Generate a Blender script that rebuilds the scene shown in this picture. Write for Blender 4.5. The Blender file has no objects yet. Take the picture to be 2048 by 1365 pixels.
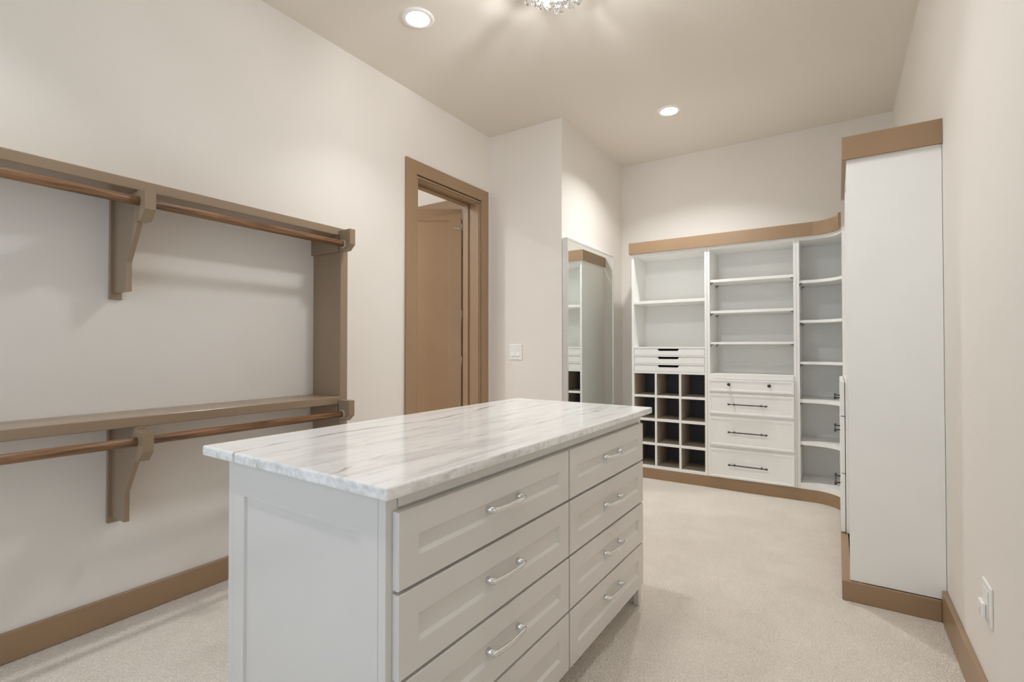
import bpy, bmesh, math, random
from mathutils import Vector, Matrix

random.seed(7)
scene = bpy.context.scene
COL = scene.collection
R = math.radians

# ------------------------------------------------------------------ camera
cam_d = bpy.data.cameras.new('camera')
cam_d.sensor_width = 36.0
cam_d.lens = 990.0 / 2048.0 * 36.0
cam_d.clip_start = 0.05
cam = bpy.data.objects.new('camera', cam_d)
COL.objects.link(cam)
cam.location = (0, 0, 1.28)
cam.rotation_euler = (R(90 + 0.77), 0, R(33.3))
scene.camera = cam

# ------------------------------------------------------------------ world, exposure
world = bpy.data.worlds.new('world')
scene.world = world
world.use_nodes = True
bg = world.node_tree.nodes['Background']
bg.inputs[0].default_value = (0.69, 0.84, 1.0, 1)
bg.inputs[1].default_value = 1.72
vs = scene.view_settings
vs.view_transform = 'Standard'
vs.look = 'None'
vs.exposure = 0.12
vs.gamma = 1.0
vs.use_curve_mapping = False
scene.cycles.use_denoising = True
scene.cycles.max_bounces = 10
scene.cycles.diffuse_bounces = 6
scene.cycles.glossy_bounces = 5
scene.cycles.transmission_bounces = 8
scene.cycles.sample_clamp_indirect = 6.0
CAN_W = 7.5        # watts of one recessed ceiling light
CHAND_W = 46.0      # watts of the chandelier bulbs together
LAMP_COL = (0.955, 0.975, 1.0)

# ------------------------------------------------------------------ room numbers (metres)
XL, XR = -2.833, 0.420          # left and right wall
XB = -2.040                     # wall behind the mirror
Y1, Y2 = 3.912, 5.390           # jog wall and back wall
YF = -1.00                      # wall behind the camera
CZ = 3.337                      # ceiling
WT = 0.20                       # thickness of the wall with the door


# ------------------------------------------------------------------ materials
def new_mat(name):
    m = bpy.data.materials.new(name)
    m.use_nodes = True
    nt = m.node_tree
    return m, nt, nt.nodes['Principled BSDF']


def plain(name, col, rough=0.5, metal=0.0, spec=0.5, bump=0.0, bscale=60.0, vary=0.0, vscale=6.0, stretch=None):
    m, nt, b = new_mat(name)
    b.inputs['Base Color'].default_value = (*col, 1)
    b.inputs['Roughness'].default_value = rough
    b.inputs['Metallic'].default_value = metal
    b.inputs['Specular IOR Level'].default_value = spec
    N, L = nt.nodes, nt.links
    tc = N.new('ShaderNodeTexCoord')
    mp = N.new('ShaderNodeMapping')
    if stretch:
        mp.inputs['Scale'].default_value = stretch
    L.new(tc.outputs['Object'], mp.inputs['Vector'])
    if vary > 0:
        nz = N.new('ShaderNodeTexNoise')
        nz.inputs['Scale'].default_value = vscale
        nz.inputs['Detail'].default_value = 5
        L.new(mp.outputs[0], nz.inputs['Vector'])
        rp = N.new('ShaderNodeValToRGB')
        rp.color_ramp.elements[0].position = 0.3
        rp.color_ramp.elements[1].position = 0.7
        rp.color_ramp.elements[0].color = (*[c * (1 - vary) for c in col], 1)
        rp.color_ramp.elements[1].color = (*[min(1, c * (1 + vary)) for c in col], 1)
        L.new(nz.outputs['Fac'], rp.inputs[0])
        L.new(rp.outputs[0], b.inputs['Base Color'])
    if bump > 0:
        n2 = N.new('ShaderNodeTexNoise')
        n2.inputs['Scale'].default_value = bscale
        n2.inputs['Detail'].default_value = 3
        L.new(mp.outputs[0], n2.inputs['Vector'])
        bp = N.new('ShaderNodeBump')
        bp.inputs['Strength'].default_value = bump
        bp.inputs['Distance'].default_value = 0.004
        L.new(n2.outputs['Fac'], bp.inputs['Height'])
        L.new(bp.outputs[0], b.inputs['Normal'])
    return m


M = {}
M['wall'] = plain('wall_paint', (0.83, 0.785, 0.725), 0.75, bump=0.10, bscale=110, vary=0.01, vscale=2)
M['ceiling'] = plain('ceiling_paint', (0.80, 0.735, 0.645), 0.85, bump=0.10, bscale=90)
M['hall'] = plain('hall_paint', (0.88, 0.87, 0.85), 0.8)
M['brown'] = plain('brown_trim_paint', (0.34, 0.222, 0.128), 0.36, spec=0.45, bump=0.03, bscale=40, vary=0.03, vscale=4)
M['brown_satin'] = plain('brown_shelf_paint', (0.305, 0.22, 0.145), 0.26, spec=0.5, bump=0.03, bscale=35, vary=0.03, vscale=4)
M['white'] = plain('white_melamine', (0.91, 0.90, 0.865), 0.40, spec=0.45, bump=0.03, bscale=200, vary=0.015, vscale=3)
M['white_gloss'] = plain('white_plastic', (0.90, 0.88, 0.845), 0.25)
M['grey'] = plain('island_paint', (0.715, 0.685, 0.645), 0.24, spec=0.5, bump=0.02, bscale=50, vary=0.01, vscale=3)
M['tan'] = plain('cubby_liner', (0.46, 0.39, 0.31), 0.7, vary=0.08, vscale=30, stretch=(1, 1, 6))
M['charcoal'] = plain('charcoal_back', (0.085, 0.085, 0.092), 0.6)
M['black'] = plain('black_clip_and_shade', (0.012, 0.012, 0.012), 0.9)  # black shelf clips, and the painted shade inside the flat drawers
M['bronze'] = plain('dark_bronze', (0.085, 0.075, 0.07), 0.38, metal=0.85, bump=0.2, bscale=120)
M['chrome'] = plain('polished_chrome', (0.80, 0.80, 0.80), 0.10, metal=1.0)
M['nickel'] = plain('nickel', (0.72, 0.70, 0.68), 0.22, metal=1.0)
M['silver_frame'] = plain('mirror_frame_silver', (0.78, 0.775, 0.77), 0.3, metal=0.6)
M['mirror'] = plain('mirror_glass', (0.86, 0.885, 0.86), 0.0, metal=1.0)
M['gap'] = plain('painted_gap_shade', (0.30, 0.28, 0.26), 0.7)  # dark colour standing in for shade behind the drawer fronts
M['ivory'] = plain('ivory_plastic', (0.50, 0.43, 0.36), 0.35)


def wood_mat():
    m, nt, b = new_mat('oak_rod_stain')
    N, L = nt.nodes, nt.links
    tc = N.new('ShaderNodeTexCoord')
    mp = N.new('ShaderNodeMapping')
    mp.inputs['Scale'].default_value = (60, 3.0, 60)
    L.new(tc.outputs['Object'], mp.inputs[0])
    nz = N.new('ShaderNodeTexNoise')
    nz.inputs['Scale'].default_value = 1.6
    nz.inputs['Detail'].default_value = 6
    nz.inputs['Distortion'].default_value = 0.6
    L.new(mp.outputs[0], nz.inputs['Vector'])
    rp = N.new('ShaderNodeValToRGB')
    e = rp.color_ramp.elements
    e[0].position = 0.30
    e[0].color = (0.075, 0.034, 0.015, 1)
    e[1].position = 0.68
    e[1].color = (0.32, 0.165, 0.078, 1)
    L.new(nz.outputs['Fac'], rp.inputs[0])
    L.new(rp.outputs[0], b.inputs['Base Color'])
    b.inputs['Roughness'].default_value = 0.33
    return m


M['wood'] = wood_mat()


def carpet_mat():
    m, nt, b = new_mat('beige_carpet')
    N, L = nt.nodes, nt.links
    tc = N.new('ShaderNodeTexCoord')
    n1 = N.new('ShaderNodeTexNoise')
    n1.inputs['Scale'].default_value = 170
    n1.inputs['Detail'].default_value = 3
    L.new(tc.outputs['Object'], n1.inputs['Vector'])
    n2 = N.new('ShaderNodeTexNoise')
    n2.inputs['Scale'].default_value = 5
    n2.inputs['Detail'].default_value = 3
    L.new(tc.outputs['Object'], n2.inputs['Vector'])
    mx = N.new('ShaderNodeMath')
    mx.operation = 'MULTIPLY_ADD'
    mx.inputs[1].default_value = 0.22
    L.new(n2.outputs['Fac'], mx.inputs[0])
    sc = N.new('ShaderNodeMath')
    sc.operation = 'MULTIPLY'
    sc.inputs[1].default_value = 0.78
    L.new(n1.outputs['Fac'], sc.inputs[0])
    L.new(sc.outputs[0], mx.inputs[2])
    rp = N.new('ShaderNodeValToRGB')
    e = rp.color_ramp.elements
    e[0].position = 0.30
    e[0].color = (0.66, 0.58, 0.49, 1)
    e[1].position = 0.66
    e[1].color = (0.95, 0.86, 0.755, 1)
    L.new(mx.outputs[0], rp.inputs[0])
    L.new(rp.outputs[0], b.inputs['Base Color'])
    b.inputs['Roughness'].default_value = 0.95
    b.inputs['Specular IOR Level'].default_value = 0.1
    b.inputs['Sheen Weight'].default_value = 0.25
    v = N.new('ShaderNodeTexVoronoi')
    v.inputs['Scale'].default_value = 150
    L.new(tc.outputs['Object'], v.inputs['Vector'])
    ad = N.new('ShaderNodeMath')
    ad.operation = 'SUBTRACT'
    L.new(n1.outputs['Fac'], ad.inputs[0])
    L.new(v.outputs['Distance'], ad.inputs[1])
    bp = N.new('ShaderNodeBump')
    bp.inputs['Strength'].default_value = 0.75
    bp.inputs['Distance'].default_value = 0.010
    L.new(ad.outputs[0], bp.inputs['Height'])
    L.new(bp.outputs[0], b.inputs['Normal'])
    return m


M['carpet'] = carpet_mat()


def stone_mat():
    m, nt, b = new_mat('white_quartzite')
    N, L = nt.nodes, nt.links

    def math_(op, a, c=None, d=None, clamp=False):
        n = N.new('ShaderNodeMath')
        n.operation = op
        n.use_clamp = clamp
        for i, x in enumerate((a, c, d)):
            if x is None:
                continue
            if isinstance(x, (int, float)):
                n.inputs[i].default_value = x
            else:
                L.new(x, n.inputs[i])
        return n.outputs[0]

    def noise(vec, scale, detail=5, dist=0.0):
        n = N.new('ShaderNodeTexNoise')
        n.inputs['Scale'].default_value = scale
        n.inputs['Detail'].default_value = detail
        n.inputs['Distortion'].default_value = dist
        L.new(vec, n.inputs['Vector'])
        return n.outputs['Fac']

    tc = N.new('ShaderNodeTexCoord')
    ob = tc.outputs['Object']
    sp = N.new('ShaderNodeSeparateXYZ')
    L.new(ob, sp.inputs[0])
    mp = N.new('ShaderNodeMapping')
    mp.inputs['Scale'].default_value = (9, 1.15, 16.0)
    mp.inputs['Rotation'].default_value = (0, 0, R(3))
    L.new(ob, mp.inputs[0])
    streak = noise(mp.outputs[0], 1.5, 8, 0.9)
    mp2 = N.new('ShaderNodeMapping')
    mp2.inputs['Scale'].default_value = (26, 3.2, 40)
    mp2.inputs['Rotation'].default_value = (0, 0, R(-4))
    L.new(ob, mp2.inputs[0])
    fine = noise(mp2.outputs[0], 1.7, 6, 0.5)
    speck = noise(ob, 55, 3)
    rp = N.new('ShaderNodeValToRGB')
    e = rp.color_ramp.elements
    e[0].position = 0.30
    e[0].color = (0.60, 0.585, 0.575, 1)
    e[1].position = 0.52
    e[1].color = (0.88, 0.87, 0.85, 1)
    e2 = rp.color_ramp.elements.new(0.72)
    e2.color = (0.93, 0.925, 0.91, 1)
    mix1 = math_('ADD', math_('MULTIPLY', streak, 0.62), math_('MULTIPLY', fine, 0.30))
    mix2 = math_('ADD', mix1, math_('MULTIPLY', speck, 0.10))
    L.new(mix2, rp.inputs[0])

    def vein(points, width, breaks, seed):
        fc = N.new('ShaderNodeFloatCurve')
        c = fc.mapping.curves[0]
        pts = [(y / 1.765, (x + 0.84) / 0.84) for y, x in points]
        c.points[0].location = pts[0]
        c.points[1].location = pts[-1]
        for p in pts[1:-1]:
            c.points.new(*p)
        fc.mapping.update()
        L.new(math_('DIVIDE', sp.outputs[1], 1.765, clamp=True), fc.inputs['Value'])
        cx = math_('SUBTRACT', math_('MULTIPLY', fc.outputs[0], 0.84), 0.84)
        wob = math_('MULTIPLY', math_('SUBTRACT', noise(ob, 9 + seed, 4), 0.5), 0.035)
        dist = math_('ABSOLUTE', math_('SUBTRACT', math_('ADD', sp.outputs[0], wob), cx))
        wv = math_('MULTIPLY', noise(ob, 4.0 + seed, 3), width * 2)
        f = math_('SUBTRACT', 1.0, math_('DIVIDE', dist, wv), clamp=True)
        br = math_('MULTIPLY', math_('SUBTRACT', noise(ob, 5.5 + 1.3 * seed, 2), breaks), 5.0, clamp=True)
        return math_('MULTIPLY', f, br, clamp=True)

    vA = vein([(0, -.651), (.3, -.675), (.5, -.668), (.66, -.646), (.78, -.622), (1.0, -.641), (1.27, -.693), (1.6, -.761), (1.765, -.80)], 0.0080, 0.40, 0)
    vB = vein([(0, -.426), (.1, -.405), (.2, -.402), (.34, -.416), (.7, -.39), (1.2, -.33), (1.765, -.30)], 0.012, 0.46, 1)
    vC = vein([(0, -.55), (.3, -.545), (.7, -.52), (1.1, -.55), (1.765, -.60)], 0.008, 0.5, 2)
    vD = vein([(0, -.20), (.3, -.26), (.7, -.22), (1.1, -.20), (1.765, -.12)], 0.010, 0.5, 3)

    def over(base, fac, col):
        mx = N.new('ShaderNodeMix')
        mx.data_type = 'RGBA'
        L.new(fac, mx.inputs[0])
        L.new(base, mx.inputs[6])
        mx.inputs[7].default_value = (*col, 1)
        return mx.outputs[2]

    # the sawn edges show the stone's grain end on: blotchier than the polished face
    gm = N.new('ShaderNodeNewGeometry')
    sn = N.new('ShaderNodeSeparateXYZ')
    L.new(gm.outputs['Normal'], sn.inputs[0])
    side = math_('SUBTRACT', 1.0, math_('ABSOLUTE', sn.outputs[2]), clamp=True)
    blot = math_('MULTIPLY', math_('SUBTRACT', math_('ADD', math_('MULTIPLY', noise(ob, 16, 5, 1.2), 0.75), math_('MULTIPLY', noise(ob, 75, 3), 0.35)), 0.52), 3.2, clamp=True)
    edge = math_('MULTIPLY', math_('MULTIPLY', side, blot), 0.8, clamp=True)
    c = over(rp.outputs[0], edge, (0.44, 0.40, 0.36))
    c = over(c, vD, (0.40, 0.37, 0.34))
    c = over(c, vC, (0.34, 0.33, 0.33))
    c = over(c, vB, (0.25, 0.24, 0.245))
    c = over(c, vA, (0.13, 0.105, 0.095))
    L.new(c, b.inputs['Base Color'])
    b.inputs['Roughness'].default_value = 0.10
    b.inputs['Specular IOR Level'].default_value = 0.5
    return m


M['stone'] = stone_mat()


def emit_mat(name, col, s):
    m, nt, b = new_mat(name)
    b.inputs['Base Color'].default_value = (1, 1, 1, 1)
    b.inputs['Emission Color'].default_value = (*col, 1)
    b.inputs['Emission Strength'].default_value = s
    return m


M['lens'] = emit_mat('lit_lamp_lens', (1.0, 0.93, 0.84), 9.0)
M['bulb'] = emit_mat('lit_bulb', (1.0, 0.88, 0.72), 25.0)


def glass_mat():
    m, nt, b = new_mat('cut_crystal')
    b.inputs['Base Color'].default_value = (1, 1, 1, 1)
    b.inputs['Roughness'].default_value = 0.02
    b.inputs['Transmission Weight'].default_value = 1.0
    b.inputs['IOR'].default_value = 1.52
    return m


M['crystal'] = glass_mat()


def pane_mat():
    m = bpy.data.materials.new('window_pane')
    m.use_nodes = True
    nt = m.node_tree
    nt.nodes.clear()
    o = nt.nodes.new('ShaderNodeOutputMaterial')
    t = nt.nodes.new('ShaderNodeBsdfTransparent')
    g = nt.nodes.new('ShaderNodeBsdfGlossy')
    g.inputs['Roughness'].default_value = 0.0
    mx = nt.nodes.new('ShaderNodeMixShader')
    mx.inputs[0].default_value = 0.06
    nt.links.new(t.outputs[0], mx.inputs[1])
    nt.links.new(g.outputs[0], mx.inputs[2])
    nt.links.new(mx.outputs[0], o.inputs[0])
    return m


M['pane'] = pane_mat()


# ------------------------------------------------------------------ mesh helpers
def box(bm, x0, x1, y0, y1, z0, z1, bev=0.0, seg=1):
    v = [bm.verts.new((x, y, z)) for x in (x0, x1) for y in (y0, y1) for z in (z0, z1)]
    fs = [(0, 1, 3, 2), (4, 6, 7, 5), (0, 4, 5, 1), (2, 3, 7, 6), (0, 2, 6, 4), (1, 5, 7, 3)]
    faces = [bm.faces.new([v[i] for i in f]) for f in fs]
    if bev > 0:
        ed = list({e for f in faces for e in f.edges})
        bmesh.ops.bevel(bm, geom=ed, offset=bev, segments=seg, affect='EDGES', profile=0.5)
    return faces


def B(*a, **k):
    bm = bmesh.new()
    box(bm, *a, **k)
    return bm


def prism(bm, poly, axis, a, b, bev=0.0):
    """poly is a list of 2D points; axis 'x' takes (y,z), 'y' takes (x,z), 'z' takes (x,y)."""
    def P(p, t):
        return {'x': (t, p[0], p[1]), 'y': (p[0], t, p[1]), 'z': (p[0], p[1], t)}[axis]
    v0 = [bm.verts.new(P(p, a)) for p in poly]
    v1 = [bm.verts.new(P(p, b)) for p in poly]
    n = len(poly)
    fs = [bm.faces.new(v0), bm.faces.new(v1[::-1])]
    for i in range(n):
        fs.append(bm.faces.new((v0[i], v1[i], v1[(i + 1) % n], v0[(i + 1) % n])))
    bmesh.ops.recalc_face_normals(bm, faces=fs)
    if bev > 0:
        ed = list({e for f in fs for e in f.edges})
        bmesh.ops.bevel(bm, geom=ed, offset=bev, segments=1, affect='EDGES', profile=0.5)


def tube(bm, pts, rads, n=12, cap=True):
    """swept tube through pts; rads is one radius, a list of radii, or a list of (ra, rb) ellipses."""
    if not isinstance(rads, (list, tuple)):
        rads = [rads] * len(pts)
    pts = [Vector(p) for p in pts]
    rings = []
    for i, p in enumerate(pts):
        d = (pts[min(i + 1, len(pts) - 1)] - pts[max(i - 1, 0)]).normalized()
        ref = Vector((0, 0, 1)) if abs(d.z) < 0.9 else Vector((1, 0, 0))
        s = d.cross(ref).normalized()
        t = s.cross(d).normalized()
        r = rads[i]
        ra, rb = r if isinstance(r, (list, tuple)) else (r, r)
        rings.append([bm.verts.new(p + s * math.cos(2 * math.pi * k / n) * ra + t * math.sin(2 * math.pi * k / n) * rb) for k in range(n)])
    fs = []
    for a, b in zip(rings[:-1], rings[1:]):
        for k in range(n):
            fs.append(bm.faces.new((a[k], a[(k + 1) % n], b[(k + 1) % n], b[k])))
    if cap:
        fs.append(bm.faces.new(rings[0][::-1]))
        fs.append(bm.faces.new(rings[-1]))
    for f in fs:
        f.smooth = True
    bmesh.ops.recalc_face_normals(bm, faces=fs)


def lathe(bm, prof, cx, cy, n=24, smooth=True):
    """prof: list of (r, z) around a vertical axis."""
    rings = []
    for r, z in prof:
        if r < 1e-6:
            rings.append([bm.verts.new((cx, cy, z))])
        else:
            rings.append([bm.verts.new((cx + r * math.cos(2 * math.pi * k / n), cy + r * math.sin(2 * math.pi * k / n), z)) for k in range(n)])
    fs = []
    for a, b in zip(rings[:-1], rings[1:]):
        for k in range(n):
            k2 = (k + 1) % n
            if len(a) == 1 and len(b) == 1:
                continue
            if len(a) == 1:
                fs.append(bm.faces.new((a[0], b[k], b[k2])))
            elif len(b) == 1:
                fs.append(bm.faces.new((a[k], a[k2], b[0])))
            else:
                fs.append(bm.faces.new((a[k], a[k2], b[k2], b[k])))
    for f in fs:
        f.smooth = smooth
    bmesh.ops.recalc_face_normals(bm, faces=fs)


def world_loc(o):
    l = Vector((0, 0, 0))
    while o is not None:
        l = l + o.location
        o = o.parent
    return l


def obj(name, bm, mat, parent=None, origin=None, local=False):
    """bm is in world coordinates (or the parent's own when local); the object gets its origin at its base."""
    if origin is None and not local:
        if parent is None:
            xs = [v.co for v in bm.verts]
            lo = Vector([min(c[i] for c in xs) for i in range(3)])
            hi = Vector([max(c[i] for c in xs) for i in range(3)])
            origin = Vector(((lo.x + hi.x) / 2, (lo.y + hi.y) / 2, lo.z))
        else:
            origin = world_loc(parent)
    if local:
        origin = Vector((0, 0, 0))
    origin = Vector(origin)
    bmesh.ops.translate(bm, verts=bm.verts, vec=-origin)
    me = bpy.data.meshes.new(name)
    bm.to_mesh(me)
    bm.free()
    me.materials.append(M[mat] if isinstance(mat, str) else mat)
    o = bpy.data.objects.new(name, me)
    COL.objects.link(o)
    if parent is None:
        o.location = origin
    else:
        o.parent = parent
    return o


def tag(o, label, cat, group=None):
    o['label'] = label
    o['category'] = cat
    if group:
        o['group'] = group
    return o


def thing(name, label, cat, loc, rotz=0.0, group=None):
    o = bpy.data.objects.new(name, None)
    o.empty_display_size = 0.1
    COL.objects.link(o)
    o.location = loc
    o.rotation_euler = (0, 0, rotz)
    return tag(o, label, cat, group)


def struct(name, bm, mat, parent=None, label=None):
    o = obj(name, bm, mat, parent)
    if parent is None:
        o['kind'] = 'structure'
        if label:
            o['label'] = label
    return o


def mapped(bm, fn):
    for v in bm.verts:
        v.co = Vector(fn(*v.co))
    bmesh.ops.recalc_face_normals(bm, faces=bm.faces)
    return bm


def framed_front(w, h, t, rail, depth, slope, bev=0.0015, notch=None):
    """drawer front in (a along width, b height, c outwards): flat frame around a sunk panel."""
    bm = bmesh.new()
    o = [(0, 0), (w, 0), (w, h), (0, h)]
    def ring(ins, c):
        return [bm.verts.new((min(max(x, ins), w - ins), min(max(y, ins), h - ins), c)) for x, y in o]
    back = ring(0, 0)
    side = ring(0, t - bev)
    top = ring(bev, t)
    inn = ring(rail, t)
    sunk = ring(rail + slope, t - depth)
    bm.faces.new(back[::-1])
    for a, b in ((back, side), (side, top), (top, inn), (inn, sunk)):
        for k in range(4):
            bm.faces.new((a[k], a[(k + 1) % 4], b[(k + 1) % 4], b[k]))
    bm.faces.new(sunk)
    return bm


# ================================================================== the room
struct('floor', B(-5.0, 0.62, YF - 0.2, 5.6, -0.1, 0.0), 'carpet', label='beige cut pile carpet over the whole room')
struct('ceiling', B(-5.0, 0.62, YF - 0.2, 5.6, CZ, CZ + 0.1), 'ceiling', label='flat pale beige ceiling with recessed lights')

DY0, DY1, DZ = 2.889, 3.762, 2.675      # door opening in the left wall
bm = bmesh.new()
box(bm, XL - WT, XL, YF - 0.2, DY0, 0, CZ)
box(bm, XL - WT, XL, DY0, DY1, DZ, CZ)
box(bm, XL - WT, XL, DY1, Y1, 0, CZ)
struct('wall_left', bm, 'wall', label='cream wall with the hanging shelves and the doorway')
struct('wall_corner', B(-5.0, XB, Y1, 5.6, 0, CZ), 'wall', label='cream wall jog with the light switch and the mirror')
struct('wall_back', B(XB, 0.62, Y2, 5.6, 0, CZ), 'wall', label='cream wall behind the white built-in cabinets')
struct('wall_right', B(XR, 0.62, YF - 0.2, Y2, 0, CZ), 'wall', label='cream wall with the white outlet plate')
WX0, WX1, WZ0, WZ1 = -2.60, 0.15, 0.30, 2.60   # window behind the camera
bm = bmesh.new()
box(bm, XL, WX0, YF - 0.2, YF, 0, CZ)
box(bm, WX1, XR, YF - 0.2, YF, 0, CZ)
box(bm, WX0, WX1, YF - 0.2, YF, 0, WZ0)
box(bm, WX0, WX1, YF - 0.2, YF, WZ1, CZ)
struct('wall_front', bm, 'wall', label='cream wall with a wide window facing the island')

win = bpy.data.objects.new('window_1', None)
COL.objects.link(win)
win.location = ((WX0 + WX1) / 2, YF - 0.1, WZ0)
win['kind'] = 'structure'
bm = bmesh.new()
box(bm, WX0, WX1, YF - 0.13, YF - 0.07, WZ0, WZ0 + 0.06)
box(bm, WX0, WX1, YF - 0.13, YF - 0.07, WZ1 - 0.06, WZ1)
for x in (WX0, (WX0 + WX1) / 2 - 0.03, WX1 - 0.06):
    box(bm, x, x + 0.06, YF - 0.13, YF - 0.07, WZ0 + 0.06, WZ1 - 0.06)
obj('window_frame', bm, 'brown', win)
for x0, x1 in ((WX0 + 0.06, (WX0 + WX1) / 2 - 0.03), ((WX0 + WX1) / 2 + 0.03, WX1 - 0.06)):
    obj('pane', B(x0, x1, YF - 0.103, YF - 0.097, WZ0 + 0.06, WZ1 - 0.06), 'pane', win)
pl = bpy.data.lights.new('window_portal', 'AREA')
pl.shape = 'RECTANGLE'
pl.size, pl.size_y = WX1 - WX0, WZ1 - WZ0
pl.cycles.is_portal = True
po = bpy.data.objects.new('window_portal', pl)
COL.objects.link(po)
po.location = ((WX0 + WX1) / 2, YF - 0.21, (WZ0 + WZ1) / 2)
po.rotation_euler = (R(90), 0, 0)

# hall beyond the doorway
struct('wall_hall_end', B(-5.0, -4.85, 1.4, Y1, 0, CZ), 'hall')
struct('wall_hall_side', B(-4.85, XL - WT, 1.4, 1.55, 0, CZ), 'hall')
struct('wall_hall_lining', B(-4.85, XL - WT - 0.001, Y1 - 0.03, Y1 - 0.001, 0, CZ), 'hall')

# baseboards
def baseboard(name, x0, x1, y0, y1, h):
    struct(name, B(x0, x1, y0, y1, 0.001, h, bev=0.003), 'brown', label='flat brown painted baseboard')

BH = 0.124
baseboard('baseboard_left', XL, XL + 0.018, YF, 2.776, BH)
baseboard('baseboard_right', XR - 0.020, XR, YF, 3.046, 0.147)
baseboard('baseboard_corner', XL + 0.018, XB + 0.018, Y1 - 0.018, Y1, BH)
baseboard('baseboard_mirror_wall', XB, XB + 0.018, Y1, Y2 - 0.018, BH)
baseboard('baseboard_back', XB, -1.725, Y2 - 0.018, Y2, BH)
baseboard('baseboard_front', XL + 0.018, XR - 0.020, YF, YF + 0.018, BH)

# ------------------------------------------------------------------ doorway
door = bpy.data.objects.new('door_1', None)
COL.objects.link(door)
door.location = (XL - WT / 2, (DY0 + DY1) / 2, 0)
door['kind'] = 'structure'
door['label'] = 'open brown panelled door in a flat brown casing'
CT = 0.019
CY0, CY1, CZT = 2.777, 3.872, 2.786
bm = bmesh.new()
box(bm, XL, XL + CT, CY0, DY0 + 0.004, 0, CZT, bev=0.002)
obj('casing_leg', bm, 'brown', door)
obj('casing_leg', B(XL, XL + CT, DY1 - 0.004, CY1, 0, CZT, bev=0.002), 'brown', door)
obj('casing_head', B(XL, XL + CT - 0.0005, DY0 + 0.004, DY1 - 0.004, DZ + 0.004, CZT, bev=0.002), 'brown', door)
# stepped bead inside the casing, then jambs with stops
def liner(name, inset, x0, x1, th):
    a, b, t = DY0 + inset, DY1 - inset, DZ - inset
    obj(name, B(x0, x1, a, a + th, 0, t), 'brown', door)
    obj(name, B(x0, x1, b - th, b, 0, t), 'brown', door)
    obj(name, B(x0, x1, a + th, b - th, t - th, t), 'brown', door)
liner('jamb', -0.004, XL - WT - 0.006, XL, 0.012)
liner('casing_bead', 0.010, XL - 0.018, XL + 0.012, 0.012)
liner('casing_bead', 0.019, XL - 0.044, XL + 0.001, 0.011)
liner('door_stop', 0.008, XL - 0.190, XL - 0.130, 0.016)

HX, HY = XL - WT - 0.012, DY1 - 0.016
ang = math.atan2(-0.560, -0.829)
leafE = bpy.data.objects.new('leaf', None)
bm = bmesh.new()
LW, LH = 0.82, 2.612
# leaf in (a along width, b height, c towards the camera)
f = framed_front(LW, LH, 0.022, 0.112, 0.010, 0.006)
def leaf_map(a, b, c):
    dx, dy = math.cos(ang), math.sin(ang)
    nx, ny = -dy, dx
    if nx * (0 - HX) + ny * (0 - HY) < 0:
        nx, ny = -nx, -ny
    return (HX + dx * (a + 0.004) + nx * c, HY + dy * (a + 0.004) + ny * c, 0.012 + b)
mapped(f, leaf_map)
leaf = obj('leaf', f, 'brown', door)
g = bmesh.new()
box(g, 0, LW, 0, LH, -0.018, -0.0005)
mapped(g, leaf_map)
obj('leaf_core', g, 'brown', leaf)
for hz in (0.25, 1.10, 1.56, 2.42):
    g = bmesh.new()
    tube(g, [(HX + 0.002, HY - 0.004, hz), (HX + 0.002, HY - 0.004, hz + 0.10)], 0.007, 10)
    obj('hinge', g, 'nickel', leaf)
g = bmesh.new()
pa = Vector(leaf_map(-0.004, 2.42, 0.014))
pb = Vector(leaf_map(0.055, 2.42, 0.030))
tube(g, [pa, pb], 0.006, 8)
tube(g, [pb, pb + (pb - pa) * 0.15], 0.011, 10)
obj('hinge_pin_stop', g, 'nickel', leaf)

# second door in the hall, square to the first
d2 = bpy.data.objects.new('door_2', None)
COL.objects.link(d2)
d2.location = (-3.75, Y1 - 0.04, 0)
d2['kind'] = 'structure'
d2['label'] = 'closed brown door seen through the doorway'
hy = Y1 - 0.03
obj('casing_leg', B(-4.34, -4.23, hy - 0.019, hy, 0, 2.79), 'brown', d2)
obj('casing_leg', B(-3.22, -3.11, hy - 0.019, hy, 0, 2.79), 'brown', d2)
obj('casing_head', B(-4.23, -3.22, hy - 0.019, hy, 2.68, 2.79), 'brown', d2)
f = framed_front(1.01, 2.66, 0.010, 0.12, 0.006, 0.006)
mapped(f, lambda a, b, c: (-4.23 + a, hy - c, 0.012 + b))
obj('leaf', f, 'brown', d2)

# ================================================================== recessed lights
def can_light(x, y, label, dim=1.0, spread=92):
    t = thing('recessed_light', label, 'ceiling light', (x, y, CZ - 0.012), group='recessed ceiling lights')
    bm = bmesh.new()
    lathe(bm, [(0.070, CZ - 0.001), (0.070, CZ - 0.007), (0.076, CZ - 0.010), (0.088, CZ - 0.011), (0.0995, CZ - 0.006), (0.101, CZ - 0.001)], x, y, 40)
    obj('trim_ring', bm, 'white_gloss', t)
    bm = bmesh.new()
    lathe(bm, [(0.070, CZ - 0.0015), (0.070, CZ - 0.004), (0.045, CZ - 0.007), (0.0, CZ - 0.009)], x, y, 40)
    obj('lens', bm, 'lens', t)
    ld = bpy.data.lights.new('recessed_lamp', 'AREA')
    ld.shape = 'DISK'
    ld.size = 0.13
    ld.energy = CAN_W * dim
    ld.color = LAMP_COL
    ld.spread = R(spread)
    lo = bpy.data.objects.new('recessed_lamp', ld)
    COL.objects.link(lo)
    lo.parent = t
    lo.location = (0, 0, -0.004)
    return t

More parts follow.
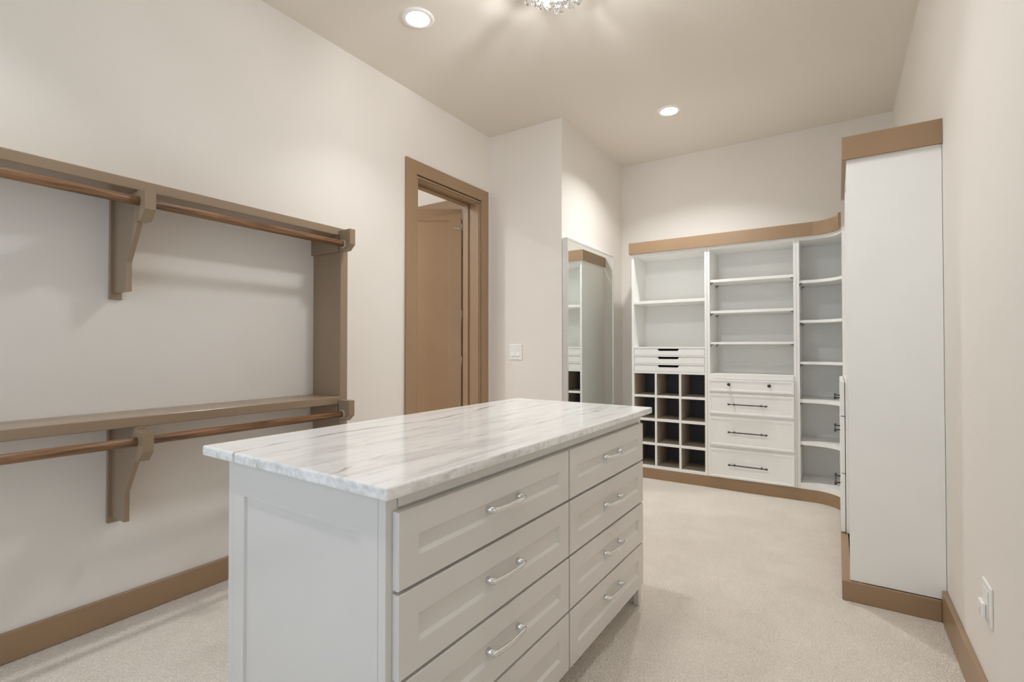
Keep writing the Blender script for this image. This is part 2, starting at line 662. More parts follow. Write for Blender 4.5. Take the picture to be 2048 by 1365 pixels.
can_light(-2.170, 2.235, 'round lit recessed ceiling light above the doorway wall', 0.50)
can_light(-1.203, 4.312, 'round lit recessed ceiling light before the white shelves', 2.5, 128)
can_light(-0.235, 2.235, 'round lit recessed ceiling light by the outlet wall', 0.34)
can_light(-2.170, 0.10, 'round lit recessed ceiling light above the hanging shelves', 0.68)
can_light(-0.235, 0.10, 'round lit recessed ceiling light by the window end', 0.34)
can_light(-4.25, 2.30, 'round lit recessed ceiling light in the hall', 4.0, 150)

# ================================================================== chandelier
CHX, CHY = -1.19, 2.20
ch = thing('crystal_chandelier', 'small chrome chandelier with clear cut crystal drops, lit', 'chandelier', (CHX, CHY, 2.98))
bm = bmesh.new()
lathe(bm, [(0.0, CZ - 0.03), (0.188, CZ - 0.03), (0.196, CZ - 0.036), (0.198, 3.190), (0.203, 3.190), (0.204, CZ - 0.02), (0.190, CZ - 0.001), (0.0, CZ - 0.001)], CHX, CHY, 48)
obj('canopy', bm, 'chrome', ch)
bm = bmesh.new()
tube(bm, [(CHX, CHY, CZ - 0.03), (CHX, CHY, 3.09)], 0.009, 12)
obj('stem', bm, 'chrome', ch)
rings = [(0.192, 3.180, 22), (0.145, 3.138, 15), (0.098, 3.106, 11), (0.046, 3.086, 5)]
for r, z, n in rings:
    bm = bmesh.new()
    pts = [(CHX + r * math.cos(a * 2 * math.pi / 48), CHY + r * math.sin(a * 2 * math.pi / 48), z) for a in range(49)]
    tube(bm, pts, 0.0035, 6, cap=False)
    obj('ring', bm, 'chrome', ch)
for k in range(4):
    a = k * math.pi / 2 + 0.3
    bm = bmesh.new()
    tube(bm, [(CHX, CHY, CZ - 0.03)] + [(CHX + r * math.cos(a), CHY + r * math.sin(a), z) for r, z, n in rings], 0.003, 6)
    obj('arm', bm, 'chrome', ch)
# one crystal drop, then copies that share its mesh
bm = bmesh.new()
lathe(bm, [(0.0, 0.0), (0.009, 0.009), (0.0135, 0.018), (0.012, 0.026), (0.0, 0.042)], 0, 0, 8, smooth=False)
first = None
for r, z, n in rings:
    for k in range(n):
        a = 2 * math.pi * (k + 0.5 * random.random() * 0.4 + (0.25 if n % 2 else 0)) / n
        drop = 0.0 if r < 0.06 else random.choice((0.0, 0.012, 0.022))
        if first is None:
            o = obj('crystal', bm, 'crystal', ch, local=True)
            first = o
        else:
            o = first.copy()
            COL.objects.link(o)
            o.parent = ch
        s = 1.25 if r < 0.06 else random.uniform(0.85, 1.2)
        o.scale = (s, s, s * random.uniform(0.95, 1.15))
        o.location = (r * math.cos(a), r * math.sin(a), z - 2.98 - 0.048 * s - drop)
        o.rotation_euler = (0, 0, random.uniform(0, 1.5))
for k in range(3):
    a = k * 2 * math.pi / 3 + 0.6
    bx, by, bz = CHX + 0.075 * math.cos(a), CHY + 0.075 * math.sin(a), 3.16
    bm = bmesh.new()
    lathe(bm, [(0.0, bz - 0.02), (0.010, bz - 0.012), (0.014, bz + 0.004), (0.010, bz + 0.02), (0.006, bz + 0.026)], bx, by, 12)
    obj('bulb', bm, 'bulb', ch)
    bm = bmesh.new()
    lathe(bm, [(0.007, bz + 0.026), (0.009, bz + 0.028), (0.009, bz + 0.07), (0.0, bz + 0.07)], bx, by, 12)
    obj('bulb_holder', bm, 'chrome', ch)
    ld = bpy.data.lights.new('chandelier_lamp', 'POINT')
    ld.energy = CHAND_W / 3
    ld.color = LAMP_COL
    ld.shadow_soft_size = 0.02
    lo = bpy.data.objects.new('chandelier_lamp', ld)
    COL.objects.link(lo)
    lo.parent = ch
    lo.location = (bx - CHX, by - CHY, bz - 2.98 - 0.09)

# ================================================================== island
IR = R(-0.8)
ILOC = (-0.817, 0.750, 0)
# the stone top: own object, own coordinates (x -0.84..0 across, y 0..1.765 along)
bm = bmesh.new()
box(bm, -0.838, 0.0, 0.0, 1.765, 0.9445, 0.9755, bev=0.006, seg=3)
for f in bm.faces:
    f.smooth = False
top = obj('stone_countertop', bm, 'stone', None, local=True)
top.location = ILOC
top.rotation_euler = (0, 0, IR)
tag(top, 'polished white veined stone slab on top of the grey island', 'countertop')

isl = thing('island_dresser', 'pale grey island dresser with eight panelled drawers under a stone slab', 'dresser', (ILOC[0], ILOC[1], 0), IR)
ix0, ix1 = -0.732, -0.037       # body left and right (right = drawer side)
iy0, iy1 = 0.030, 1.690
body_z0 = 0.112
def ip(name, bm, mat='grey', parent=None):
    return obj(name, bm, mat, parent or isl, local=True)
# end panels reach the carpet: flat frame around a sunk panel, with corner stiles
def end_panel(y_face, sgn, nm):
    w, h = (ix1 - ix0), 0.9435
    f = framed_front(w - 0.052, h, 0.020, 0.062, 0.0085, 0.003, bev=0.001)
    # lift the sunk field: top rail is deeper than the sides
    for v in f.verts:
        if abs(v.co.y - (h - 0.062)) < 1e-4:
            v.co.y = 0.842
        elif abs(v.co.y - (h - 0.065)) < 1e-4:
            v.co.y = 0.838
        elif abs(v.co.y - 0.062) < 1e-4:
            v.co.y = 0.16
        elif abs(v.co.y - 0.065) < 1e-4:
            v.co.y = 0.164
    mapped(f, lambda a, b, c: (ix0 + 0.026 + a, y_face - sgn * 0.020 + sgn * c, 0.0005 + b))
    ip(nm, f)
    for xa, xb in ((ix0, ix0 + 0.0253), (ix1 - 0.0253, ix1)):
        ip('corner_stile', B(xa, xb, min(y_face, y_face - sgn * 0.035), max(y_face, y_face - sgn * 0.035), 0.0005, 0.944, bev=0.0012))
end_panel(iy0, -1, 'end_panel')
end_panel(iy1, 1, 'end_panel')
ip('body', B(ix0 + 0.004, ix1 - 0.004, iy0 + 0.021, iy1 - 0.021, body_z0 + 0.004, 0.9435))
ip('toe_kick', B(ix0 + 0.05, ix1 - 0.075, iy0 + 0.021, iy1 - 0.021, 0.0005, body_z0 + 0.004))
ip('top_rail', B(ix1 - 0.0038, ix1 + 0.003, iy0 + 0.036, iy1 - 0.036, 0.912, 0.9435))
cols = [(0.050, 0.8755, 'L'), (0.8845, 1.664, 'R')]
rows = [(0.726, 0.905), (0.522, 0.717), (0.325, 0.513), (0.112, 0.316)]
hrow = [0.820, 0.620, 0.418, 0.232]
hmid = [0.4735, 1.288]

def pull(yc, zc, xf):
    """chrome arched bar pull: two square-ish posts and a bowed flat bar."""
    bm = bmesh.new()
    L2 = 0.077
    n = 14
    pts, rr = [], []
    for k in range(n + 1):
        t = -1 + 2 * k / n
        pts.append((xf + 0.024 + 0.010 * (1 - t * t), yc + t * (L2 + 0.004), zc))
        rr.append((0.0064, 0.0098 - 0.0018 * (t * t)))
    tube(bm, pts, rr, 10)
    for s in (-1, 1):
        y = yc + s * L2
        tube(bm, [(xf - 0.0005, y, zc), (xf + 0.004, y, zc), (xf + 0.026, y, zc)], [0.0105, 0.0092, 0.0092], 12)
    return bm

for ci, (y0, y1, nm) in enumerate(cols):
    for ri, (z0, z1) in enumerate(rows):
        w, h = y1 - y0, z1 - z0
        f = framed_front(w, h, 0.0205, 0.064, 0.0085, 0.009)
        mapped(f, lambda a, b, c: (ix1 + 0.001 + c, y0 + a, z0 + b))
        d = ip('drawer', f)
        p = pull(hmid[ci], hrow[ri], ix1 + 0.001 + 0.0205 - 0.0085)
        ip('pull_handle', p, 'chrome', d)

# ================================================================== hanging shelves on the left wall
SX = -2.552                      # front of the boards
ZU0, ZU1 = 1.970, 2.016          # upper board
ZD0, ZD1 = 0.935, 0.980          # lower board
PY0, PY1 = 1.969, 2.021          # end panel
SY0 = -0.62
o = obj('wall_shelf', B(XL + 0.001, SX, SY0, PY1, ZU0, ZU1, bev=0.003), 'brown_satin')
tag(o, 'long brown painted shelf board above the upper clothes rod', 'shelf')
o = obj('wall_shelf', B(XL + 0.001, SX, SY0, PY0 - 0.0005, ZD0, ZD1, bev=0.003), 'brown_satin')
tag(o, 'long brown painted shelf board above the lower clothes rod', 'shelf')

pan = thing('shelf_end_panel', 'tall brown painted end panel closing both hanging shelves', 'panel', ((XL + SX) / 2, (PY0 + PY1) / 2, 0))
bm = bmesh.new()
prism(bm, [(XL + 0.0195, 0.001), (SX - 0.006, 0.001), (SX - 0.006, ZU0 - 0.0005), (XL + 0.001, ZU0 - 0.0005), (XL + 0.001, BH + 0.002), (XL + 0.0195, BH + 0.002)], 'y', PY0, PY1, bev=0.002)
obj('panel', bm, 'brown_satin', pan)
PRX0, PRX1 = -2.560, -2.450      # rod holder, wall side and room side

def holder_poly(zs):
    """side outline of a rod holder; zs = underside of its shelf."""
    return [(PRX0 + 0.012, zs - 0.142), (PRX1 - 0.042, zs - 0.142), (PRX1, zs - 0.097), (PRX1, zs - 0.016), (PRX0 + 0.012, zs - 0.016)]

for zs, zt in ((ZU0, 2.000), (ZD0, 0.962)):
    obj('side_cleat', B(XL + 0.001, SX - 0.010, PY0 - 0.0185, PY0 - 0.0005, zs - 0.098, zs - 0.001, bev=0.0015), 'brown_satin', pan)
    bm = bmesh.new()
    prism(bm, [(SX + 0.0005, zs - 0.098), (PRX1 - 0.040, zs - 0.098), (PRX1, zs - 0.064), (PRX1, zt), (SX + 0.0005, zt)], 'y', PY0 - 0.0185, PY0 + 0.022, bev=0.002)
    hb = obj('rod_block', bm, 'brown_satin', pan)
    bm = bmesh.new()
    c = Vector((-2.512, PY0 - 0.0185, zs - 0.058))
    n = 24
    va, vb, vc, vd = [], [], [], []
    for k in range(n):
        a = 2 * math.pi * k / n
        for lst, r, y in ((va, 0.0205, 0.0), (vb, 0.0205, -0.010), (vc, 0.0265, -0.010), (vd, 0.0265, 0.0)):
            lst.append(bm.verts.new((c.x + r * math.cos(a), c.y + y, c.z + r * math.sin(a))))
    for l1, l2 in ((va, vb), (vb, vc), (vc, vd)):
        for k in range(n):
            bm.faces.new((l1[k], l1[(k + 1) % n], l2[(k + 1) % n], l2[k]))
    bmesh.ops.recalc_face_normals(bm, faces=bm.faces)
    obj('rod_socket', bm, 'ivory', hb)

RODX, RODR = -2.512, 0.0195
BRY = 0.914                      # middle of the bracket in view
def rod(zc, label):
    bm = bmesh.new()
    tube(bm, [(RODX, SY0, zc), (RODX, PY0 - 0.019, zc)], RODR, 24)
    return tag(obj('clothes_rod', bm, 'wood'), label, 'rod')
rod(ZU0 - 0.058, 'round stained wooden clothes rod under the upper shelf')
rod(ZD0 - 0.058, 'round stained wooden clothes rod under the lower shelf')

def bracket(y, zs, label, group=None):
    t = thing('shelf_bracket', label, 'bracket', (XL + 0.01, y, zs - 0.466))
    obj('wall_cleat', B(XL + 0.001, XL + 0.0195, y - 0.024, y + 0.024, zs - 0.466, zs - 0.001, bev=0.0015), 'brown_satin', t)
    bm = bmesh.new()
    a0 = XL + 0.020
    prism(bm, [(a0, zs - 0.438), (-2.664, zs - 0.436), (-2.664, zs - 0.305), (-2.549, zs - 0.139), (-2.549, zs - 0.001), (a0, zs - 0.001)], 'y', y - 0.0105, y + 0.0105, bev=0.0012)
    obj('arm', bm, 'brown_satin', t)
    bm = bmesh.new()
    hy0, hy1 = y - 0.021, y + 0.021
    # rod holder with a round hole: two halves around the rod
    P = holder_poly(zs)
    zc = zs - 0.058
    n = 20
    hole = [(RODX + 0.0205 * math.cos(2 * math.pi * k / n), zc + 0.0205 * math.sin(2 * math.pi * k / n)) for k in range(n)]
    # outline split into quads between the outer polygon and the hole
    def outer_pt(a):
        d = Vector((math.cos(a), math.sin(a)))
        best = None
        for i in range(len(P)):
            p, q = Vector(P[i]) - Vector((RODX, zc)), Vector(P[(i + 1) % len(P)]) - Vector((RODX, zc))
            e = q - p
            den = d.x * e.y - d.y * e.x
            if abs(den) < 1e-9:
                continue
            tt = (p.x * e.y - p.y * e.x) / den
            s = (p.x * d.y - p.y * d.x) / den
            if tt > 0 and -1e-6 <= s <= 1 + 1e-6 and (best is None or tt < best):
                best = tt
        return (RODX + d.x * best, zc + d.y * best)
    angs = sorted(set([round(2 * math.pi * k / n, 6) for k in range(n)] + [round(math.atan2(p[1] - zc, p[0] - RODX) % (2 * math.pi), 6) for p in P]))
    rings = []
    for yy in (hy0, hy1):
        inn = [bm.verts.new((RODX + 0.0205 * math.cos(a), yy, zc + 0.0205 * math.sin(a))) for a in angs]
        out = [bm.verts.new((outer_pt(a)[0], yy, outer_pt(a)[1])) for a in angs]
        rings.append((inn, out))
    m = len(angs)
    for k in range(m):
        k2 = (k + 1) % m
        for inn, out in rings:
            bm.faces.new((inn[k], inn[k2], out[k2], out[k]))
        (i0, o0), (i1, o1) = rings
        bm.faces.new((o0[k], o0[k2], o1[k2], o1[k]))
        bm.faces.new((i0[k], i0[k2], i1[k2], i1[k]))
    bmesh.ops.recalc_face_normals(bm, faces=bm.faces)
    obj('rod_holder', bm, 'brown_satin', t)
    return t
bracket(BRY, ZU0, 'brown painted angled bracket holding up the upper shelf and rod')
bracket(BRY, ZD0, 'brown painted angled bracket holding up the lower shelf and rod')

# ================================================================== mirror
mir = thing('wall_mirror', 'tall narrow mirror in a thin silver frame on the wall', 'mirror', (XB + 0.03, 4.49, 0.10), R(0))
MY0, MY1, MZ0, MZ1 = 3.918, 5.000, 0.10, 2.258
MT = 0.050
MIR_ROT = 0.0
def mir_map(x, y, z):
    a = R(MIR_ROT)
    dy = y - MY0
    return (x + math.sin(a) * (MY1 - y), y, z)
bm = bmesh.new()
fw = 0.016
x0 = XB + 0.003
for b in ((MY0, MY0 + fw, MZ0, MZ1), (MY1 - fw, MY1, MZ0, MZ1), (MY0 + fw, MY1 - fw, MZ0, MZ0 + fw), (MY0 + fw, MY1 - fw, MZ1 - fw, MZ1)):
    box(bm, x0, x0 + MT, *b)
mapped(bm, mir_map)
obj('frame', bm, 'silver_frame', mir)
bm = B(x0 + 0.004, x0 + MT - 0.004, MY0 + fw, MY1 - fw, MZ0 + fw, MZ1 - fw)
mapped(bm, mir_map)
obj('glass', bm, 'mirror', mir)

# ================================================================== light switch and outlet
sw = thing('light_switch', 'white double rocker light switch between doorway and mirror', 'light switch', (-2.525, Y1, 1.165))
obj('plate', B(-2.594, -2.456, Y1 - 0.008, Y1 - 0.0002, 1.166, 1.310, bev=0.003, seg=2), 'white_gloss', sw)
for xc in (-2.552, -2.498):
    bm = bmesh.new()
    prism(bm, [(Y1 - 0.0072, 1.194), (Y1 - 0.0150, 1.202), (Y1 - 0.0085, 1.240), (Y1 - 0.0105, 1.280), (Y1 - 0.0072, 1.284)], 'x', xc - 0.019, xc + 0.019)
    obj('rocker', bm, 'white_gloss', sw)
ou = thing('outlet_plate', 'white wall outlet plate above the brown baseboard', 'outlet', (XR, 2.278, 0.357))
obj('plate', B(XR - 0.0075, XR - 0.0002, 2.222, 2.336, 0.357, 0.489, bev=0.003, seg=2), 'white_gloss', ou)
bm = B(XR - 0.010, XR - 0.0077, 2.247, 2.311, 0.378, 0.468, bev=0.001)
obj('outlet_insert', bm, 'white_gloss', ou)
bm = bmesh.new()
box(bm, XR - 0.022, XR - 0.0102, 2.262, 2.316, 0.372, 0.424, bev=0.0055, seg=3)
tag(obj('plug_cap', bm, 'white_gloss'), 'small white rounded plug in the wall outlet', 'plug')

# ================================================================== built-in cabinets, back wall
YC = 4.800                       # carcass front
YB = 5.165                       # inner back
T = 0.020
BZ = 0.102                       # underside of the bottoms
TOPZ = 2.212

def front_y(w, h, x0, z0, yface, t, rail, depth, slope):
    """framed front on a plane facing -y; yface = its outer face."""
    f = framed_front(w, h, t, rail, depth, slope, bev=0.001)
    return mapped(f, lambda a, b, c: (x0 + a, yface + t - c, z0 + b))

def bar_handle(x0, x1, zc, yf):
    bm = bmesh.new()
    y = yf - 0.030
    L = x1 - x0
    prof = [(0.0, 0.004), (0.006, 0.0085), (0.014, 0.0085), (0.020, 0.005), (0.045, 0.005), (0.052, 0.008), (0.058, 0.005),
            (L / 2, 0.0058), (L - 0.058, 0.005), (L - 0.052, 0.008), (L - 0.045, 0.005), (L - 0.020, 0.005), (L - 0.014, 0.0085), (L - 0.006, 0.0085), (L, 0.004)]
    tube(bm, [(x0 + s, y, zc) for s, r in prof], [r for s, r in prof], 10)
    for s in (0.050, L - 0.050):
        tube(bm, [(x0 + s, y, zc), (x0 + s, yf - 0.004, zc), (x0 + s, yf + 0.0004, zc)], [0.0045, 0.0045, 0.008], 10)
    return bm

# ---- unit with cubbies
X0, X1 = -1.718, -1.002
cu = thing('cubby_cabinet', 'white built-in cabinet with three flat drawers over twelve dark cubbies', 'cabinet', ((X0 + X1) / 2, (YC + YB) / 2, 0))
obj('side_panel', B(X0, X0 + 0.022, YC, YB, BZ, TOPZ, bev=0.001), 'white', cu)
obj('side_panel', B(X1 - 0.021, X1, YC, YB, BZ, TOPZ, bev=0.001), 'white', cu)
obj('filler_strip', B(X0 + 0.003, X0 + 0.020, YB + 0.002, Y2 - 0.001, 0.13, TOPZ), 'white', cu)
xi0, xi1 = X0 + 0.0225, X1 - 0.0215
obj('top_panel', B(xi0, xi1, YC + 0.002, YB - 0.008, TOPZ - 0.030, TOPZ), 'white', cu)
obj('back_panel', B(xi0, xi1, YB - 0.0075, YB, 1.03, TOPZ), 'white', cu)
obj('shelf', B(xi0, xi1, YC + 0.003, YB - 0.008, 1.713, 1.740, bev=0.001), 'white', cu)
obj('bottom_panel', B(xi0, xi1, YC + 0.001, YB - 0.008, BZ, 0.128, bev=0.001), 'white', cu)
obj('drawer_top', B(xi0, xi1, YC + 0.001, YB - 0.008, 1.270, 1.286, bev=0.001), 'white', cu)
for i, (z0, z1) in enumerate(((1.207, 1.268), (1.127, 1.189), (1.049, 1.109))):
    zz = 1.270 if i == 0 else (1.207, 1.127)[i - 1]
    if i:
        obj('drawer_rail', B(xi0, xi1, YC + 0.001, YC + 0.05, z1 + 0.003, zz - 0.003, bev=0.001), 'white', cu)
    bm = bmesh.new()
    xa, xb = xi0 + 0.003, xi1 - 0.003
    n0, n1 = -1.464, -1.256
    prism(bm, [(xa, z0), (xb, z0), (xb, z1), (n1, z1), (n1 - 0.013, z1 - 0.019), (n0 + 0.013, z1 - 0.019), (n0, z1), (xa, z1)], 'y', YC + 0.003, YC + 0.019)
    d = obj('drawer', bm, 'white', cu)
    bm = bmesh.new()
    box(bm, xa + 0.004, xb - 0.004, YC + 0.020, YB - 0.012, z0 + 0.002, z0 + 0.010)
    box(bm, xa + 0.004, xb - 0.004, YC + 0.12, YC + 0.13, z0 + 0.010, z1 - 0.002)
    obj('drawer_shade_tray', bm, 'black', d)  # coloured black to paint in the shade seen through the notch
obj('cubby_top', B(xi0, xi1, YC + 0.001, YB - 0.008, 1.027, 1.0465, bev=0.001), 'white', cu)
shz = ((0.794, 0.815), (0.564, 0.588), (0.329, 0.351))
for z0, z1 in shz:
    s = obj('cubby_shelf', B(xi0, xi1, YC + 0.002, YC + 0.018, z0, z1, bev=0.001), 'white', cu)
    obj('shelf_liner', B(xi0, xi1, YC + 0.0185, YB - 0.022, z0, z1), 'tan', s)
zlev = [(0.1285, 0.329), (0.351, 0.564), (0.588, 0.794), (0.815, 1.0265)]
for xa, xb in ((-1.489, -1.471), (-1.258, -1.239)):
    for z0, z1 in zlev:
        s = obj('cubby_divider', B(xa, xb, YC + 0.002, YC + 0.018, z0 + 0.0005, z1 - 0.0005), 'white', cu)
        obj('divider_liner', B(xa, xb, YC + 0.0185, YB - 0.022, z0 + 0.0005, z1 - 0.0005), 'tan', s)
for z0, z1 in zlev:
    obj('side_liner', B(xi0 + 0.0003, xi0 + 0.004, YC + 0.012, YB - 0.022, z0 + 0.0005, z1 - 0.0005), 'tan', cu)
    obj('side_liner', B(xi1 - 0.004, xi1 - 0.0003, YC + 0.012, YB - 0.022, z0 + 0.0005, z1 - 0.0005), 'tan', cu)
    for xa, xb in ((xi0, -1.489), (-1.471, -1.258), (-1.239, xi1)):
        obj('cubby_back', B(xa + 0.0005, xb - 0.0005, YB - 0.0215, YB - 0.010, z0 + 0.0005, z1 - 0.0005), 'charcoal', cu)
obj('cubby_floor', B(xi0, xi1, YC + 0.020, YB - 0.022, 0.1281, 0.1284), 'tan', cu)

# ---- unit with four drawers and three shelves
X0, X1 = -1.0005, -0.2855
dr = thing('drawer_cabinet', 'white built-in cabinet with four dark-handled drawers below open shelves', 'cabinet', ((X0 + X1) / 2, (YC + YB) / 2, 0))
obj('side_panel', B(X0, X0 + 0.024, YC, YB, BZ, TOPZ, bev=0.001), 'white', dr)
obj('side_panel', B(X1 - 0.021, X1, YC, YB, BZ, TOPZ, bev=0.001), 'white', dr)
xi0, xi1 = X0 + 0.0245, X1 - 0.0215
obj('top_panel', B(xi0, xi1, YC + 0.002, YB - 0.008, TOPZ - 0.030, TOPZ), 'white', dr)
obj('back_panel', B(xi0, xi1, YB - 0.0075, YB, BZ, TOPZ), 'white', dr)

def clip(x, y, z, s):
    bm = bmesh.new()
    box(bm, min(x, x + s * 0.022), max(x, x + s * 0.022), y - 0.004, y + 0.004, z - 0.006, z - 0.0005)
    box(bm, min(x, x + s * 0.004), max(x, x + s * 0.004), y - 0.004, y + 0.004, z - 0.022, z - 0.006)
    return bm

for z0, z1 in ((1.879, 1.903), (1.594, 1.617), (1.310, 1.331)):
    s = obj('shelf', B(xi0 + 0.002, xi1 - 0.002, YC + 0.010, YB - 0.010, z0, z1, bev=0.001), 'white', dr)
    for x, sg in ((xi0, 1), (xi1, -1)):
        for y in (YC + 0.030, YB - 0.07):
            obj('shelf_clip', clip(x, y, z0, sg), 'black', s)
obj('ledge', B(xi0, xi1, YC - 0.012, YB - 0.008, 0.998, 1.044, bev=0.001), 'white', dr)
obj('drawer_case', B(xi0, xi1, YC + 0.002, YB - 0.008, BZ, 0.9975), 'white', dr)
YD = YC - 0.022
zdr = [(0.886, 0.994), (0.682, 0.862), (0.398, 0.652), (0.112, 0.368)]
# fronts lap over the case
for i, (z0, z1) in enumerate(zdr):
    xa, xb = X0 + 0.0165, X1 - 0.0195
    d = obj('drawer', front_y(xb - xa, z1 - z0, xa, z0, YD, 0.0215, 0.016, 0.0035, 0.002), 'white', dr)
    if i == 0:
        for xk, zk in ((-0.812, 0.951), (-0.490, 0.951)):
            bm = bmesh.new()
            pr = [(0.006, 0.0), (0.0055, 0.012), (0.011, 0.017), (0.0145, 0.022), (0.012, 0.028), (0.0, 0.031)]
            tube(bm, [(xk, YD + 0.003 - s, zk) for r, s in pr], [max(r, 0.001) for r, s in pr], 14)
            obj('knob', bm, 'bronze', d)
    else:
        hz = (0.774, 0.526, 0.235)[i - 1]
        obj('bar_handle', bar_handle(-0.822, -0.504, hz, YD + 0.0035), 'bronze', d)

# ---- corner unit with curved shelves
CX0 = -0.2845
ACX, ACY, AR = -0.178, 4.590, 0.210     # centre and radius of the curved front
def corner_poly(off=0.0, back=YB - 0.008, right=0.402, n=14, xl=None):
    """plan of a shelf whose front is a quarter circle scooped out of the room side."""
    xl = CX0 + 0.0225 if xl is None else xl
    r = AR + off
    pts = [(xl, ACY + r)]
    for k in range(n + 1):
        a = R(90 - 90 * k / n)
        pts.append((ACX + r * math.cos(a), ACY + r * math.sin(a)))
    pts += [(right, ACY), (right, back), (xl, back)]
    return pts
co = thing('corner_shelf_cabinet', 'white built-in corner cabinet with open curved-front shelves', 'cabinet', (0.05, 4.90, 0))
obj('side_panel', B(CX0, CX0 + 0.022, YC, YB, BZ, TOPZ, bev=0.001), 'white', co)
obj('side_panel', B(0.034, 0.412, 4.566, 4.588, BZ, TOPZ, bev=0.001), 'white', co)
obj('back_panel', B(CX0 + 0.0225, 0.412, YB - 0.0075, YB, BZ, TOPZ), 'white', co)
obj('back_panel', B(0.403, 0.412, 4.5885, YB - 0.008, BZ, TOPZ), 'white', co)
for nm, z0, z1, off in (('top_panel', TOPZ - 0.030, TOPZ, 0.004), ('bottom_panel', BZ, 0.150, 0.0)):
    bm = bmesh.new()
    prism(bm, corner_poly(off), 'z', z0, z1)
    obj(nm, bm, 'white', co)
for z0, z1 in ((1.822, 1.846), (1.488, 1.511), (1.140, 1.162), (0.818, 0.847), (0.465, 0.496)):
    bm = bmesh.new()
    prism(bm, corner_poly(0.010), 'z', z0, z1)
    s = obj('shelf', bm, 'white', co)
    for y in (YC + 0.030, YB - 0.07):
        obj('shelf_clip', clip(CX0 + 0.0225, y, z0, 1), 'black', s)

# ---- right wall: drawer unit, then the tall unit with the blank end
RX = 0.050                        # carcass front of the right run
rb = thing('corner_drawer_cabinet', 'white built-in cabinet with three deep drawers beside the blank tall unit', 'cabinet', (0.23, 4.18, 0))
YA, YBB = 3.802, 4.5655
obj('body', B(0.0405, 0.412, YA, YBB, BZ, 1.062, bev=0.001), 'white', rb)
obj('side_panel', B(RX + 0.002, 0.412, YBB - 0.020, YBB, 1.0625, TOPZ, bev=0.001), 'white', rb)
obj('side_panel', B(RX + 0.002, 0.412, YA, YA + 0.020, 1.0625, TOPZ, bev=0.001), 'white', rb)
obj('back_panel', B(0.404, 0.412, YA + 0.0205, YBB - 0.0205, 1.0625, TOPZ), 'white', rb)
obj('top_panel', B(RX + 0.002, 0.4035, YA + 0.0205, YBB - 0.0205, TOPZ - 0.03, TOPZ), 'white', rb)
for z in (1.42, 1.79):
    obj('shelf', B(RX + 0.006, 0.4035, YA + 0.021, YBB - 0.021, z, z + 0.022, bev=0.001), 'white', rb)
for (z0, z1), hz in zip(((0.846, 1.062), (0.482, 0.838), (0.108, 0.474)), (0.940, 0.722, 0.364)):
    f = framed_front(YBB - YA - 0.012, z1 - z0, 0.024, 0.016, 0.0035, 0.002, bev=0.001)
    mapped(f, lambda a, b, c: (RX - 0.014 - c, YA + 0.002 + a, z0 + b))
    d = obj('drawer', f, 'white', rb)
    obj('gap_shade_strip', B(RX - 0.0135, RX - 0.0100, YA + 0.022, YBB - 0.03, z0 + 0.01, z1 - 0.012), 'gap', d)  # thin dark strip, shade of the gap behind the front put in as colour
    bm = bar_handle(0, 0.317, hz, 0)
    mapped(bm, lambda x, y, z: (RX - 0.038 + 0.0035 + y, 3.985 + x, z))
    obj('bar_handle', bm, 'bronze', d)

ra = thing('tall_wardrobe_cabinet', 'tall white built-in wardrobe unit with a blank end panel', 'cabinet', (0.23, 3.42, 0))
Y0, Y3 = 3.050, 3.8005
obj('end_panel', B(0.046, 0.4185, Y0, Y0 + 0.020, BZ, 2.236, bev=0.0015), 'white', ra)
obj('carcass', B(RX + 0.016, 0.418, Y0 + 0.0205, Y3, BZ, 2.236), 'white', ra)
for ya, yb in ((Y0 + 0.022, (Y0 + Y3) / 2 - 0.0015), ((Y0 + Y3) / 2 + 0.0015, Y3 - 0.002)):
    f = framed_front(yb - ya, 2.215 - 1.062, 0.020, 0.055, 0.005, 0.003, bev=0.001)
    mapped(f, lambda a, b, c: (RX + 0.0155 - c, ya + a, 1.062 + b))
    obj('door', f, 'white', ra)
    f = framed_front(yb - ya, 1.050 - 0.115, 0.008, 0.055, 0.004, 0.003, bev=0.001)
    mapped(f, lambda a, b, c: (RX + 0.0155 - c, ya + a, 0.115 + b))
    obj('door', f, 'white', ra)

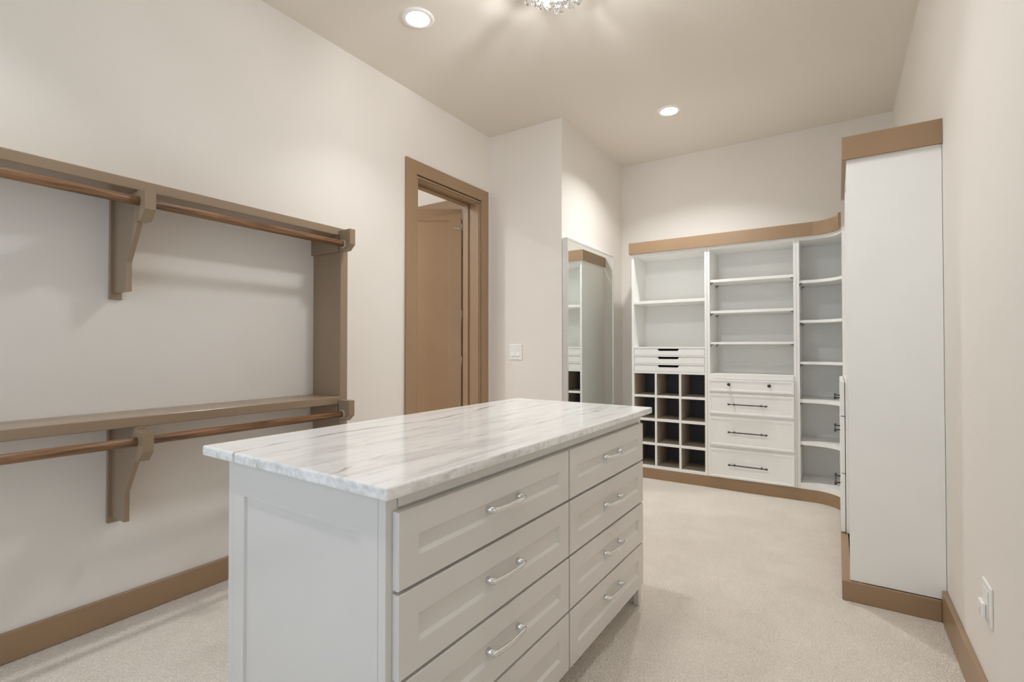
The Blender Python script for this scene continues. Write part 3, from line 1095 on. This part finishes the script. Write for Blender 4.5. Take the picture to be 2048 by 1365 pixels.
# ---- brown crown boards and plinths of the cabinets
def strip(bm, inner, outer, z0, z1):
    n = len(inner)
    V = [[bm.verts.new((*p, z)) for p in lst] for lst in (inner, outer) for z in (z0, z1)]
    i0, i1, o0, o1 = V
    for k in range(n - 1):
        bm.faces.new((i0[k], i0[k + 1], i1[k + 1], i1[k]))
        bm.faces.new((o0[k], o0[k + 1], o1[k + 1], o1[k]))
        bm.faces.new((i1[k], i1[k + 1], o1[k + 1], o1[k]))
        bm.faces.new((i0[k], i0[k + 1], o0[k + 1], o0[k]))
    for k in (0, n - 1):
        bm.faces.new((i0[k], i1[k], o1[k], o0[k]))
    bmesh.ops.recalc_face_normals(bm, faces=bm.faces)

def run(off_front, th, xstart, yend, start_back=None):
    """front line of the back run, round the curve and a little along the right run."""
    def line(r, xs):
        p = [(xs, ACY + r)]
        for k in range(19):
            a = R(90 - 5 * k)
            p.append((ACX + r * math.cos(a), ACY + r * math.sin(a)))
        p.append((ACX + r, yend))
        return p
    r0 = AR + off_front
    return line(r0, xstart), line(r0 + th, xstart)

bm = bmesh.new()
a, b = run(-0.020, 0.019, -1.739, 4.560)
strip(bm, a, b, 2.2125, 2.323)
box(bm, -1.739, -1.7195, YC - 0.0005, Y2 - 0.001, 2.2125, 2.323)
t1 = obj('trim_1', bm, 'brown')
t1['kind'] = 'structure'
t1['label'] = 'brown crown board curving along the top of the white cabinets'
bm = bmesh.new()
a, b = run(0.0, 0.018, -1.718, 4.560)
strip(bm, a, b, 0.001, 0.1015)
box(bm, -1.718, -1.700, YC + 0.0185, Y2 - 0.020, 0.001, 0.1015)
t2 = obj('trim_2', bm, 'brown')
t2['kind'] = 'structure'
t2['label'] = 'brown plinth board under the white cabinets, curved at the corner'
bm = bmesh.new()
box(bm, 0.027, 0.419, 3.030, 3.049, 2.240, 2.355)
box(bm, 0.027, 0.045, 3.0495, 3.862, 2.240, 2.355)
t3 = obj('trim_3', bm, 'brown')
t3['kind'] = 'structure'
t3['label'] = 'brown crown board around the top of the tall wardrobe unit'
bm = bmesh.new()
box(bm, 0.012, 0.3995, 3.036, 3.049, 0.001, 0.100, bev=0.002)
box(bm, 0.012, 0.0495, 3.0495, 4.559, 0.001, 0.100)
t4 = obj('trim_4', bm, 'brown')
t4['kind'] = 'structure'
t4['label'] = 'brown plinth board under the tall wardrobe unit'
bm = bmesh.new()
box(bm, 0.060, 0.078, 3.864, 4.5655, 2.2125, 2.323)
t5 = obj('trim_5', bm, 'brown')
t5['kind'] = 'structure'
